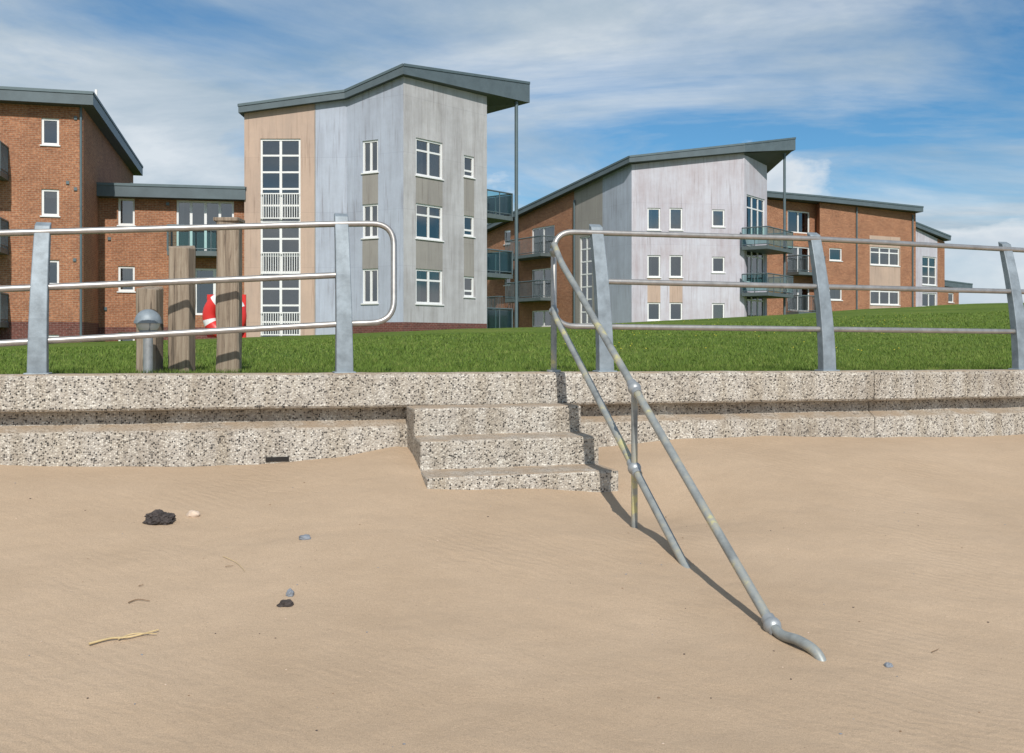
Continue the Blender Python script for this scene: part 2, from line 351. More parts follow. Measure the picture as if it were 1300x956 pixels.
# ------------------------------------------------------------ sea wall
prof=[(.46,.2),(.46,1.335),(.44,1.355),(.03,1.362),(.008,1.352),(0,1.33),(0,1.13),(.012,1.115),(.125,1.10),(.125,1.015),(.0,.978),(-.012,.966),(-.05,.2)]
wall=empty('sea_wall'); joints=[-60,-42,-29.5,-16.6,-10.0,-3.42,XB,9.6,16.2,23,30]
for i in range(len(joints)-1):
    x0,x1=joints[i]+.003,joints[i+1]-.003; a=Acc(); n=len(prof)
    K_=60 if -11<x0<4 else 6
    xx=[x0+(x1-x0)*k/K_ for k in range(K_+1)]; vs=[]
    for x in xx:
        dz=wtop(x)-1.362
        for (o_,z) in prof:
            q=.005*noise.noise(Vector((x*1.7,z*6,o_*5))); vs.append((x,wl(x)+o_+q,z+dz+.004*noise.noise(Vector((x*2.1,z*3,9)))+.003*noise.noise(Vector((x*9,z*3,2)))))
    fs=[(k*n+j,k*n+(j+1)%n,(k+1)*n+(j+1)%n,(k+1)*n+j) for k in range(K_) for j in range(n)]
    fs=[f[::-1] for f in fs]
    a.mesh(vs,fs,'agg',False); a.poly(vs[:n][::-1],'agg'); a.poly(vs[-n:],'agg')
    a.build('wall_segment_%d'%(i+1),wall)
a=Acc()
X,Y=wallpt(352,-.028); u=Vector((.96,.279,0)); s=Vector((.279,-.96,0)); zc=zat(583,Y)
TT=lambda p,q,z:(X+u.x*p+s.x*q,Y+u.y*p+s.y*q,z)
a.box(TT,-.08,.08,-.03,.006,zc-.014,zc+.016,'void'); a.build('drain_outlet',wall)
# ------------------------------------------------------------ steps
a=Acc(); O=Vector((0,7.5,0)); al,ar=-.80,.45
def SP(aa,ss,z): p=O+u*aa+s*ss; return (p.x,p.y,z)
sp=[(-.03,.1),(-.03,1.127),(.29,1.125),(.283,.93),(.61,.925),(.603,.73),(.93,.725),(.92,.1)]
def stepw(ss): return .018*(ss>.3)+.018*(ss>.62)
Lf=[SP(al-stepw(q),q,z) for q,z in sp]; Rt=[SP(ar+stepw(q),q,z) for q,z in sp]
n=len(sp); a.mesh(Lf+Rt,[(j,(j+1)%n,n+(j+1)%n,n+j) for j in range(n)]+[tuple(range(n))[::-1],tuple(range(n,2*n))],'agg',False)
o=a.build('concrete_steps',None,.014)
# ------------------------------------------------------------ railings
def rp(px,py,off):
    X,Y=wallpt(px,off); return Vector((X,Y,zat(py,Y)))
OB,OM,OT=.15,.21,.30
def post(acc,px_base,top):
    X0,Y0=wallpt(px_base,.12); zb=wtop(X0)-.01; ztp=top
    nn=9; vs=[]
    for i in range(nn):
        t=i/(nn-1); off=.0+.20*t**1.8; z=zb+(ztp-zb)*t; hw=.062-.012*t; hd=.045-.015*t
        for (p,q) in ((-hw,-hd),(hw,-hd),(hw,hd),(-hw,hd)):
            vs.append((X0+u.x*p-s.x*(off+q),Y0+u.y*p-s.y*(off+q),z+(0.03*(q>0) if i==nn-1 else 0)))
    fs=[(i*4+k,i*4+(k+1)%4,i*4+4+(k+1)%4,i*4+4+k) for i in range(nn-1) for k in range(4)]+[(3,2,1,0),(nn*4-4,nn*4-3,nn*4-2,nn*4-1)]
    acc.mesh(vs,fs,'post',False)
    T=lambda p,q,z:(X0+u.x*p-s.x*q,Y0+u.y*p-s.y*q,z)
    acc.box(T,-.08,.08,-.07,.07,zb+.004,zb+.020,'post')
rl=empty('seafront_railing'); a=Acc()
R=.023
L0=rp(0,296,OT); L1=rp(437,284,OT)
def ext(p,q,k): return p+(q-p)*k
tl=ext(L1,L0,3.2); ml1=rp(437,349,OM); ml0=rp(0,367,OM); bl1=rp(437,411,OB); bl0=rp(0,436,OB)
e1=rp(500,284,OT); e2=rp(500,409,OB)
a.tube(fillet([tl,L1,e1,e2,bl1,ext(bl1,bl0,3.2)],.17),R,'rail')
a.tube([ml1,ext(ml1,ml0,3.2)],R,'rail')
a.build('rails',rl)
a=Acc()
post(a,437,zat(278,7.6)); post(a,48,zat(288,6.95))
post(a,-420,2.22); a.build('posts',rl,.006)
rr_=empty('seafront_railing'); a=Acc()
pts_t=[rp(703,294,OT),rp(760,296,OT),rp(1032,303,OT),rp(1270,316,OT)]
pts_b=[rp(703,414,OB),rp(770,414,OB),rp(1046,418,OB),rp(1288,421,OB)]
pts_m=[rp(758,357,OM),rp(1040,364,OM),rp(1280,370,OM)]
tE=ext(pts_t[2],pts_t[3],4); bE=ext(pts_b[2],pts_b[3],4); mE=ext(pts_m[1],pts_m[2],4)
a.tube(fillet([tE,pts_t[2],pts_t[0],pts_b[0],pts_b[2],bE],.17),R,'rail')
a.tube([pts_m[0],pts_m[1],mE],R,'rail')
a.build('rails',rr_)
a=Acc(); post(a,768,zat(290,8.1)); post(a,1050,zat(299,8.6)); post(a,1296,zat(311,9.4)); post(a,1500,2.5); a.build('posts',rr_,.006)
# ------------------------------------------------------------ step handrail
hr=empty('step_handrail'); a=Acc()
nx,ny=wallpt(703,OB)
def U(t): return Vector((.33+.42*t,7.6-1.5*t,2.28-.97*t))
path=smooth_path([Vector((nx,ny+.05,2.27)),Vector((nx,ny-.02,2.345)),Vector((.335,7.63,2.31)),U(.10),U(.3)],8)[:-1]+[U(.3+.1*i) for i in range(18)]
path=[p for p in path]+smooth_path([U(2.03),Vector((1.205,4.46,.285)),Vector((1.262,4.36,.285)),Vector((1.315,4.27,.25)),Vector((1.34,4.21,.14))],8)[1:]
a.tube(path,.0235,'hand',14)
lo=lambda t:U(t)-Vector((0,0,.49))
a.tube(smooth_path([Vector((nx,ny,1.86)),Vector((nx,ny-.07,1.84)),lo(.02),lo(.12)],6)[:-1]+[lo(.12+.1*i) for i in range(16)],.0235,'hand',14)
pm=U(1.0); a.tube([(pm.x,pm.y,pm.z),(pm.x,pm.y,.2)],.020,'hand',12)
for p in (pm,lo(1.0),U(2.04)): a.sphere(p,.042,'galv',16,10)
a.sphere((nx,ny,1.83),.038,'galv'); a.sphere((nx,ny,2.30),.032,'galv')
a.tube([(nx,ny,wtop(nx)-.01),(nx,ny,1.86)],.023,'hand',12)
a.tube([(nx,ny,wtop(nx)),(nx,ny,wtop(nx)+.015)],.055,'galv',16)
d=(U(1)-U(0)).normalized()
for q in (U(1),lo(1)): a.tube([q-d*.06,q+d*.06],.031,'galv',14)
a.tube([U(2.04)-d*.05,U(2.04)+d*.05],.032,'galv',14)
a.build('tubes',hr)
# ------------------------------------------------------------ timber posts
def timber(px,w,ytop,Y,cap=False):
    c=at(px,ytop,Y); a=Acc(); hw=w/2; nn=14; vs=[]; zb=1.2
    rot=random.uniform(-.15,.15)
    sec=[(-1,-.8),(-.8,-1),(.8,-1),(1,-.8),(1,.8),(.8,1),(-.8,1),(-1,.8)]
    for i in range(nn):
        t=i/(nn-1); z=zb+(c.z-zb)*t
        for (p,q) in sec:
            k=hw*(1+.08*noise.noise(Vector((p*3+px,q*3,z*4))))
            pp=p*math.cos(rot)-q*math.sin(rot); qq=p*math.sin(rot)+q*math.cos(rot)
            zz=z+(random.uniform(-.03,.015) if i==nn-1 and not cap else 0)
            vs.append((c.x+pp*k,Y+qq*k,zz))
    fs=[(i*8+k,i*8+(k+1)%8,i*8+8+(k+1)%8,i*8+8+k) for i in range(nn-1) for k in range(8)]+[tuple(range(nn*8-8,nn*8))]
    a.mesh(vs,fs,'wood',False)
    if cap:
        T=lambda p,q,z:(c.x+p,Y+q,z)
        a.box(T,-hw-.01,hw+.012,-hw-.012,hw+.012,c.z-.015,c.z+.015,'wood')
    a.build('timber_post',None,.006)
timber(190,.165,364,7.75); timber(231,.165,312,7.75); timber(291,.175,280,7.8,True)
bl=empty('bollard_lamp'); a=Acc(); c=at(188,409,7.35)
a.tube([(c.x,c.y,1.3),(c.x,c.y,c.z-.06)],.035,'galv',16)
a.tube([(c.x,c.y,c.z-.085),(c.x,c.y,c.z-.06)],.06,'post',20)
a.sphere(c,.085,'lens',24,10,zmin=-.8,zmax=.1)
a.sphere((c.x,c.y,c.z+.0),.096,'post',24,10,zmin=.0,zmax=1)
a.tube([(c.x,c.y,c.z-.01),(c.x,c.y,c.z+.012)],.1,'post',24)
for k in range(4):
    t=k*math.pi/2+.5; a.tube([(c.x+.088*math.cos(t),c.y+.088*math.sin(t),c.z),(c.x+.055*math.cos(t),c.y+.055*math.sin(t),c.z-.07)],.006,'post',6)
a.build('lamp_parts',bl)
# life ring in red housing, on its pole
lf=empty('life_ring'); a=Acc(); Yl=9.2; c=at(285,401,Yl)
vs=[];fs=[];nu,nv=45,12
for i in range(nu):
    t=2*math.pi*i/nu
    for j in range(nv):
        f=2*math.pi*j/nv; rr=.145+.06*math.cos(f)
        vs.append((c.x+rr*math.cos(t),c.y+.05*math.sin(f),c.z+rr*math.sin(t)*1.08))
for i in range(nu):
    for j in range(nv):
        fs.append((i*nv+j,i*nv+(j+1)%nv,((i+1)%nu)*nv+(j+1)%nv,((i+1)%nu)*nv+j))
W_=lambda k:(k//nv) in (3,4,14,15,24,25,36,37)
a.mesh(vs,[f for k,f in enumerate(fs) if not W_(k)],'red'); a.mesh(vs,[f for k,f in enumerate(fs) if W_(k)],'white')
T=lambda p,q,z:(c.x+p,c.y+q,z)
a.box(T,-.18,.18,.06,.08,c.z-.2,c.z+.2,'red'); a.tube([(c.x,c.y+.12,1.2),(c.x,c.y+.12,c.z+.25)],.035,'galv',12)
a.build('ring_and_housing',lf)
# ------------------------------------------------------------ stones & debris
def sandhit(px,py):
    lo_,hi=2.0,9.0
    for _ in range(50):
        mid=(lo_+hi)/2; p=at(px,py,mid)
        if p.z>sandz(p.x,p.y): lo_=mid
        else: hi=mid
    p=at(px,py,lo_); return p
def rock(name,px,py,sx,sy,sz,mat,seed,rough=.35,rot=0,flat=False):
    p=sandhit(px,py); bpy.ops.mesh.primitive_ico_sphere_add(subdivisions=5 if mat=='rock' else 3,radius=1,location=(p.x,p.y,p.z+sz*.35))
    o=bpy.context.object; o.name=name; o.data.name=name
    for v in o.data.vertices:
        q=v.co.normalized(); k=1+rough*noise.noise(q*1.4+Vector((seed,0,0)))+rough*.5*noise.noise(q*4.5+Vector((0,seed,0)))+rough*.4*abs(noise.noise(q*11+Vector((0,0,seed))))+rough*.25*noise.noise(q*25)
        c_,s_=math.cos(rot),math.sin(rot); x,y,z=q.x*sx*k,q.y*sy*k,q.z*sz*k; v.co=(x*c_-y*s_,x*s_+y*c_,z)
    o.data.materials.append(M[mat])
    for f in o.data.polygons: f.use_smooth=(mat!='stone' and mat!='rock')
rock('dark_rock',201,663,.078,.058,.045,'rock',1,.38)
rock('pale_stone',245,655,.036,.027,.026,'pale',2)
rock('slate_stone',387,684,.035,.025,.016,'stone',3)
rock('slate_stone',368,756,.018,.02,.022,'stone',4)
rock('dark_pebble',363,769,.033,.02,.02,'rock',5,.3,.3)
rock('pale_pebble',1128,846,.018,.014,.011,'stone',6)
def reed(name,pl,r,mat,lift=.008):
    pts=[]
    for px,py in pl:
        p=sandhit(px,py); pts.append(Vector((p.x,p.y,p.z+lift)))
    a=Acc(); a.tube(smooth_path(pts,5),r,mat,7,r2=r*.5); a.build(name)
reed('dry_reed',[(113,821),(140,814),(165,812),(201,803)],.0055,'straw',.012)
reed('dry_reed',[(150,815),(170,808),(199,808)],.0035,'straw',.012)
reed('twig',[(163,767),(175,763),(190,765)],.003,'twig')
reed('twig',[(286,721),(296,720)],.002,'twig')
reed('dry_reed',[(283,708),(300,716),(311,727)],.0016,'straw')
reed('twig',[(176,746),(182,744)],.0022,'twig')
reed('twig',[(1183,830),(1192,826)],.002,'twig')
a=Acc()
for i in range(160):
    x=random.uniform(-3.2,3.2); y=random.uniform(2.9,6.6)
    if y>wl(x)-.3: continue
    r=random.uniform(.0018,.005); a.sphere((x,y,sandz(x,y)+r*.3),r,random.choice(['rock','pale','stone','twig']),7,4,sc=(random.uniform(.8,1.6),1,.5))
a.build('shell_grit')

# ------------------------------------------------------------ buildings
class Facade:
    def __init__(s,p0,p1,zb,zt0,zt1,mat):
        s.p0=Vector(p0);s.p1=Vector(p1);d=s.p1-s.p0;s.L=d.length;s.d=d/s.L;s.n=Vector((s.d.y,-s.d.x));s.zb=zb;s.zt0=zt0;s.zt1=zt1;s.mat=mat;s.w=[];s.zn=[]
    def T(s,u_,n_,z): p=s.p0+s.d*u_+s.n*n_; return (p.x,p.y,z)
    def u(s,px):
        a=(px-CX)/F; return (a*s.p0.y-s.p0.x)/(s.d.x-a*s.d.y)
    def rect(s,x0,x1,y0,y1):
        u0,u1=s.u(x0),s.u(x1); Y=s.p0.y+s.d.y*(u0+u1)/2
        return u0,u1,zat(y1,Y),zat(y0,Y)
    def win(s,x0,x1,y0,y1,cols=1,rows=1,kind='w',curt=None):
        s.w.append((*s.rect(x0,x1,y0,y1),cols,rows,kind,curt))
    def zone(s,x0,x1,y0,y1,mat): s.zn.append((*s.rect(x0,x1,y0,y1),mat))
    def zrect(s,u0,u1,z0,z1,mat): s.zn.append((u0,u1,z0,z1,mat))
    def build(s,parent,name):
        A=Acc(); cap=min(s.zt0,s.zt1)-.001; us={0,s.L}; zs={s.zb,cap}
        for r in s.w+s.zn:
            for x in r[:2]: us.add(max(0,min(s.L,x)))
            for z in r[2:4]: zs.add(max(s.zb,min(cap,z)))
        us=sorted(us); zs=sorted(zs)
        def mt(x,z):
            m_=s.mat
            for r in s.zn:
                if r[0]<x<r[1] and r[2]<z<r[3]: m_=r[4]
            return m_
        for a0,a1 in zip(us,us[1:]):
            if a1-a0<1e-5: continue
            xm=(a0+a1)/2
            for b0,b1 in zip(zs,zs[1:]):
                if b1-b0<1e-5: continue
                zm=(b0+b1)/2
                if any(r[0]<xm<r[1] and r[2]<zm<r[3] for r in s.w): continue
                A.poly([s.T(a0,0,b0),s.T(a1,0,b0),s.T(a1,0,b1),s.T(a0,0,b1)],mt(xm,zm))
            t0=s.zt0+(s.zt1-s.zt0)*a0/s.L; t1=s.zt0+(s.zt1-s.zt0)*a1/s.L
            A.poly([s.T(a0,0,cap),s.T(a1,0,cap),s.T(a1,0,t1),s.T(a0,0,t0)],mt(xm,cap+5 if any(r[3]>cap+3 for r in s.zn) else cap-.02))
        W=Acc(); D=.13
        for (a0,a1,b0,b1,co,ro,kind,curt) in s.w:
            m_=mt(a0-.02,(b0+b1)/2)
            for q in ([(a0,0,b0),(a0,0,b1),(a0,-D,b1),(a0,-D,b0)],[(a1,0,b1),(a1,0,b0),(a1,-D,b0),(a1,-D,b1)],[(a0,0,b1),(a1,0,b1),(a1,-D,b1),(a0,-D,b1)],[(a0,0,b0),(a0,-D,b0),(a1,-D,b0),(a1,0,b0)]):
                A.poly([s.T(*c) for c in q],m_)
            f=.085
            W.box(s.T,a0,a1,-D,-D+.08,b0,b0+f,'white');W.box(s.T,a0,a1,-D,-D+.08,b1-f,b1,'white')
            W.box(s.T,a0,a0+f,-D,-D+.08,b0+f,b1-f,'white');W.box(s.T,a1-f,a1,-D,-D+.08,b0+f,b1-f,'white')
            for i in range(1,co):
                x=a0+(a1-a0)*i/co; W.box(s.T,x-.055,x+.055,-D,-D+.065,b0+f,b1-f,'white')
            rows=ro if isinstance(ro,(list,tuple)) else [i/ro for i in range(1,ro)]
            for i in rows:
                z=b0+(b1-b0)*i; W.box(s.T,a0+f,a1-f,-D,-D+.06,z-.04,z+.04,'white')
            if kind=='w':
                W.box(s.T,a0-.05,a1+.05,-D+.085,.05,b0-.05,b0-.002,'white')
            W.poly([s.T(a0,-D+.03,b0),s.T(a1,-D+.03,b0),s.T(a1,-D+.03,b1),s.T(a0,-D+.03,b1)],'glass')
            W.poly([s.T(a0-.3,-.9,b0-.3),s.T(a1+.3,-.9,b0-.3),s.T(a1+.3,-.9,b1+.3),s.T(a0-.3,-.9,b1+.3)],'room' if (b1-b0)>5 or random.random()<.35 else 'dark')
            c=curt if curt is not None else random.choice([0,.18,.25,.3])
            c=c*random.uniform(.5,1.4)
            if c:
                for (c0,c1) in ((a0,a0+(a1-a0)*c),(a1-(a1-a0)*c*random.uniform(.3,1),a1)):
                    k=8; pts=[(c0+(c1-c0)*i/k,-.24+.03*(i%2)) for i in range(k+1)]
                    for (p,q),(p2,q2) in zip(pts,pts[1:]): W.poly([s.T(p,q,b0),s.T(p2,q2,b0),s.T(p2,q2,b1),s.T(p,q,b1)],'curtain')
            if kind=='w' and random.random()<.35:
                bz=b1-(b1-b0)*random.uniform(.15,.5); W.poly([s.T(a0,-.19,bz),s.T(a1,-.19,bz),s.T(a1,-.19,b1),s.T(a0,-.19,b1)],'curtain')
        A.build(name,parent)
        if W.v: W.build(name+'_windows',parent)
def walls_plain(parent,name,pts,mat):
    A=Acc()
    for (x0,y0,z0),(x1,y1,z1) in zip(pts,pts[1:]): A.poly([(x0,y0,.6),(x1,y1,.6),(x1,y1,z1),(x0,y0,z0)],mat)
    A.build(name,parent)
def roof(parent,name,pts,th):
    A=Acc(); n=len(pts); tp=[Vector(p) for p in pts]; bt=[Vector((p[0],p[1],p[2]-t)) for p,t in zip(pts,th)]
    ct=sum(tp,Vector())/n; cb=sum(bt,Vector())/n
    for i in range(n):
        j=(i+1)%n; A.poly([tp[i],tp[j],ct],'rooftop'); A.poly([bt[j],bt[i],cb],'soffit')
        A.poly([bt[i],bt[j],tp[j],tp[i]],'roof')
        e=(tp[j]-tp[i]); nn=Vector((e.y,-e.x,0)); 
        if nn.length>0: nn.normalize()
        if (nn.dot(tp[i]-ct))<0: nn=-nn
        o_=nn*.03; a_=[tp[i]+o_-Vector((0,0,.09)),tp[j]+o_-Vector((0,0,.09)),tp[j]+o_+Vector((0,0,.02)),tp[i]+o_+Vector((0,0,.02))]
        A.poly(a_,'steelblue'); A.poly([a_[0],a_[1],tp[j]-Vector((0,0,.09)),tp[i]-Vector((0,0,.09))],'soffit'); A.poly([a_[3],a_[2],tp[j]+Vector((0,0,.02)),tp[i]+Vector((0,0,.02))],'steelblue')
    A.build(name,parent)
def railbox(A,T,u0,u1,n1,z,h=1.1,glass=True,slab=True,bars=False):
    if slab: A.box(T,u0,u1,.01,n1,z-.18,z+.02,'balc')
    for (a0,b0,a1,b1) in ((u0,n1-.04,u1,n1-.04),(u0+.03,0.02,u0+.03,n1-.04),(u1-.03,.02,u1-.03,n1-.04)):
        A.tube([T(a0,b0,z+h),T(a1,b1,z+h)],.04,'steelblue',6)
        A.tube([T(a0,b0,z+.12),T(a1,b1,z+.12)],.025,'steelblue',6)
        L=math.hypot(a1-a0,b1-b0); k=max(1,round(L/ (0.13 if bars else 1.0)))
        for i in range(k+1):
            t=i/k; p=(a0+(a1-a0)*t,b0+(b1-b0)*t); A.tube([T(*p,z),T(*p,z+h)],.014 if bars else .028,'steelblue',5)
        if glass: A.poly([T(a0,b0,z+.14),T(a1,b1,z+.14),T(a1,b1,z+h-.05),T(a0,b0,z+h-.05)],'bglass')

# ---- main grey tower block
B1=empty('grey_apartment_block')
Lc=(-11.67,43.4); Mc=(-7.2,43.4); K=(-4.58,42.0); Rc=(-1.16,46.0)
A_=Facade(Lc,Mc,.8,11.55,12.15,'blue')
uA=A_.u(400); A_.zrect(-1,uA,0,30,'beige')
A_.win(330.5,381.5,176,430,2,[i/12 for i in range(1,12)],'door',curt=0)
A_.build(B1,'stair_front')
Bf=Facade(Mc,K,.8,12.12,12.85,'blue')
for y0,y1 in ((178,219),(259,302),(341,385)): Bf.win(460,480,y0,y1,2,1,curt=.3)
Bf.zone(460,480,219,259,'taupe'); Bf.zone(460,480,302,341,'taupe'); Bf.zrect(-1,20,0,2.4,'plinth')
Bf.build(B1,'angled_front')
C=Facade(K,Rc,.8,12.85,13.1,'grey')
for y0,y1 in ((178,225),(260,304),(342,386)): C.win(528,562,y0,y1,2,[.68],curt=.3)
for y0,y1 in ((198,225),(274,300),(351,377)): C.win(589,602,y0,y1,1,[.3],curt=0)
C.zone(528,562,225,260,'taupe'); C.zone(528,562,304,342,'taupe'); C.zone(589,602,225,274,'taupe');C.zone(589,602,300,351,'taupe'); C.zrect(-1,20,0,2.4,'plinth')
C.build(B1,'sea_front')
back=Vector((-.76,.65)); Rb=Vector(Rc)+back*7
walls_plain(B1,'rear_walls',[(Rc[0],Rc[1],13.1),(Rb.x,Rb.y,12.9),(-11.67,51.5,11.5),(Lc[0],Lc[1],11.55)],'grey')
Tp=Vector((.85,48.0)); Tb=Tp+back*6.2
roof(B1,'roof',[(-11.85,43.1,11.85),(-7.25,43.1,12.47),(-4.55,41.65,13.2),(Tp.x,Tp.y-.3,14.0),(Tb.x,Tb.y,13.6),(-6.5,52,12.8),(-11.9,51.8,11.8)],[.36,.36,.42,.98,.8,.4,.36])
D_=Acc(); u0,u1,z0,z1=A_.rect(330.5,381.5,176,430)
for y0,y1 in ((246,277),(321,347),(397,425)):
    zz0,zz1=zat(y1,43.4),zat(y0,43.4)
    for z in (zz0,zz1): D_.box(A_.T,u0+.02,u1-.02,.02,.05,z-.025,z+.025,'white')
    k=16
    for i in range(k+1):
        x=u0+.05+(u1-u0-.1)*i/k; D_.box(A_.T,x-.014,x+.014,.025,.045,zz0,zz1,'white')
D_.box(A_.T,uA-.02,uA+.02,.003,.02,1.5,11.9,'taupe')
D_.build('stair_balustrades',B1)
P=Acc(); pl=at(655.5,137,47.3)
P.tube([(pl.x,pl.y,1.2),(pl.x,pl.y,13.1)],.085,'steelblue',12)
sd=Vector((.65,.76)); 
def BT(u_,n_,z): p=Vector(Rc)+back*u_+sd*(n_+.01); return (p.x,p.y,z)
for z in (7.5,4.75,2.02): railbox(P,BT,0.0,3.2,1.85,z)
P.build('balconies_and_column',B1)

# ---- left brick building
B0=empty('brick_apartment_block'); dv=Vector((.97,.243)); dv.normalize(); cr=Vector((-16.8,39.0)); sdv=Vector((-dv.y,dv.x))
p0=cr-dv*9
Fb=Facade(p0,cr,.8,10.75,10.75,'brick')
for y0,y1 in ((150,184),(240,274),(330,362),(425,445)): Fb.win(52.5,75,y0,y1,1,1,curt=.15)
Fb.zrect(-1,20,0,2.35,'plinth')
Fb.win(-60,-8,170,222,2,1,'door'); Fb.win(-60,-8,258,312,2,1,'door'); Fb.win(-60,-8,345,400,2,1,'door')
Fb.build(B0,'front')
cb=cr+sdv*15.6
Fs=Facade(cr,cb,.8,10.75,10.75,'brick'); Fs.zrect(-1,40,0,2.35,'plinth'); Fs.build(B0,'side_wall')
bl_=p0+sdv*15.6
walls_plain(B0,'rear_walls',[(cb.x,cb.y,10.75),(bl_.x,bl_.y,10.75),(p0.x,p0.y,10.75)],'brick')
def q(p,a_,b_,z): v=p+dv*a_+sdv*b_; return (v.x,v.y,z)
roof(B0,'roof',[q(p0,-.3,-.55,11.25),q(cr,.45,-.55,11.25),q(cr,.45,15.9,11.15),q(p0,-.3,15.9,11.15)],[.5]*4)
P=Acc(); u_=Fb.u(103); P.tube([Fb.T(u_,.06,1),Fb.T(u_,.06,10.75)],.05,'steelblue',8)
ua=Fb.u(11)
for z in (7.95,5.1,2.3): railbox(P,Fb.T,ua-4,ua,1.3,z,bars=True,glass=False)
for (px,py) in ((96,150),(96,240),(86,232),(95,330)):
    r_=Fb.rect(px-2,px+2,py-2,py+2); P.box(Fb.T,r_[0],r_[1],0.003,.05,r_[2],r_[3],'steelblue')
c=at(122,117,41); P.tube([(c.x,c.y,10.9),(c.x,c.y,c.z+.1)],.06,'white',8)
P.build('balconies_and_pipes',B0)

# ---- link block
B2=empty('brick_link_block')
l0=(-17.75,42.7); l1=(-11.72,43.85)
Fl=Facade(l0,l1,.8,7.75,7.75,'brick'); Fl.zrect(-1,20,0,2.2,'plinth')
for y0,y1 in ((252,286),(338,370),(422,446)): Fl.win(150,171,y0,y1,1,1,curt=.2)
Fl.win(224,297,255,322,4,1,'door',curt=.1); Fl.win(247,297,341,400,2,1,'door',curt=.1)
Fl.build(B2,'front')
walls_plain(B2,'rear_walls',[(l1[0],l1[1],7.75),(l1[0],51,7.75),(-18.8,51,7.75),(l0[0],l0[1],7.75)],'brick')
roof(B2,'roof',[(-17.9,42.1,8.3),(-11.6,43.3,8.3),(-11.6,51,8.3),(-20,51,8.3)],[.55]*4)
P=Acc(); a0,a1=Fl.u(217),Fl.u(298); railbox(P,Fl.T,a0,a1,1.1,zat(322,43.5))
P.tube([Fl.T(Fl.u(110),.05,1),Fl.T(Fl.u(110),.05,7.7)],.04,'steelblue',8)
for px,py in ((139,303),(134,392),(213,259)):
    r_=Fl.rect(px-2,px+2,py-2,py+2); P.box(Fl.T,r_[0],r_[1],0.003,.06,r_[2],r_[3],'steelblue')
c=at(167,214,46); P.tube([(c.x,c.y,8.1),(c.x,c.y,8.9)],.08,'steelblue',8)
P.build('balcony_and_pipes',B2)

# ---- second grey block (right)
B3=empty('pale_apartment_block')
d0=(6.91,57.5); d1=(13.65,58.5); G=(-2.0,71.3); f1=(15.7,61.3)
Fg=Facade(G,d0,.8,9.25,11.85,'brick')
Fg.zrect(Fg.u(765),99,0,30,'blue'); Fg.zrect(Fg.u(729),Fg.u(765),0,30,'taupe')
Fg.win(736,752,300,412,2,[i/7 for i in range(1,7)],'door',curt=0)
for y0,y1 in ((288,326),(341,379),(394,415)): Fg.win(675,704,y0,y1,2,1,'door',curt=.15)
for y0,y1 in ((292,310),(345,362)): Fg.win(640,648,y0,y1,1,1,curt=0)
Fg.build(B3,'side_front')
Fd=Facade(d0,d1,.8,11.8,12.7,'lilac')
for y0,y1 in ((264,292),(324,352),(384,407)):
    Fd.win(822,838.5,y0,y1,1,1,curt=.35); Fd.win(850,866.5,y0,y1,1,1,curt=.2)
for y0,y1 in ((266,288),(326,346),(385,406)): Fd.win(904,920,y0,y1,1,1,curt=.2)
for (x0,x1) in ((822,838.5),(850,866.5)):
    Fd.zone(x0,x1,352,384,'beige')
Fd.build(B3,'sea_front')
Ff=Facade(d1,f1,.8,12.7,13.0,'lilac')
for y0,y1 in ((250,302),(312,360),(372,404)): Ff.win(948,971,y0,y1,3,[.7],'door',curt=0)
Ff.build(B3,'end_front')
walls_plain(B3,'rear_walls',[(f1[0],f1[1],13.0),(14,69,12.6),(4,78,10.5),(G[0],G[1],9.25)],'brick')
roof(B3,'roof',[(-2.4,70.9,9.6),(6.72,57.0,12.2),(13.6,58.1,13.15),(17.2,60.4,13.95),(15.2,69,13.2),(4,78.3,11)],[.35,.36,.5,.75,.5,.35])
P=Acc()
P.poly([(13.6,58.3,12.6),(17.1,60.6,13.2),(16.0,62.5,12.1),(14.5,60.5,12.0)],'soffit')
pl=at(996,205,60.6); P.tube([(pl.x,pl.y,1.5),(pl.x,pl.y,13.2)],.08,'steelblue',10)
for z in (7.1,4.4): railbox(P,Ff.T,-.4,Ff.L+.2,1.6,z)
for px0,px1,y in ((660,706,326),(660,706,380)):
    a0,a1=Fg.u(px0),Fg.u(px1); railbox(P,Fg.T,a0,a1,1.2,zat(y,66),bars=True,glass=False)
a0,a1=Fg.u(628),Fg.u(652)
for y in (345,398): railbox(P,Fg.T,a0,a1,1.2,zat(y,69.5),bars=True,glass=False)
P.tube([Fg.T(Fg.u(730),.06,1),Fg.T(Fg.u(730),.06,10.4)],.06,'steelblue',8)
P.tube([Fg.T(Fg.u(658),.06,1),Fg.T(Fg.u(658),.06,9.6)],.06,'steelblue',8)
P.build('balconies_and_column',B3)

# ---- third brick block
B4=empty('brick_terrace_block')
h0=(16.2,65.5); h1=(20.9,68.4); h2=(29.2,72.0)
Fh=Facade(h0,h1,.8,11.0,11.0,'brick')
for y0,y1 in ((268,296),(313,348),(365,395)): Fh.win(1000,1028,y0,y1,2,1,'door',curt=.1)
Fh.build(B4,'front_a')
h1b=(20.9,67.6)
Fi=Facade(h1b,h2,.8,11.0,10.85,'brick')
Fi.zone(1104,1143,300,400,'beige'); 
for y0,y1 in ((314,337),(363,387)): Fi.win(1105,1142,y0,y1,3,[.7],curt=.2); Fi.win(1053,1069,y0+1,y1-6,1,1,curt=.1)
Fi.build(B4,'front_b')
walls_plain(B4,'rear_walls',[(h1[0],h1[1],11),(h1b[0],h1b[1],11)],'brick')
walls_plain(B4,'rear_walls_b',[(h2[0],h2[1],10.85),(27,81,10.85),(15,76,10.85),(h0[0],h0[1],11)],'brick')
roof(B4,'roof',[(16.0,65.0,11.45),(20.8,67.1,11.4),(29.5,71.4,11.25),(27.3,81.3,11.2),(14.8,76.3,11.4)],[.38]*5)
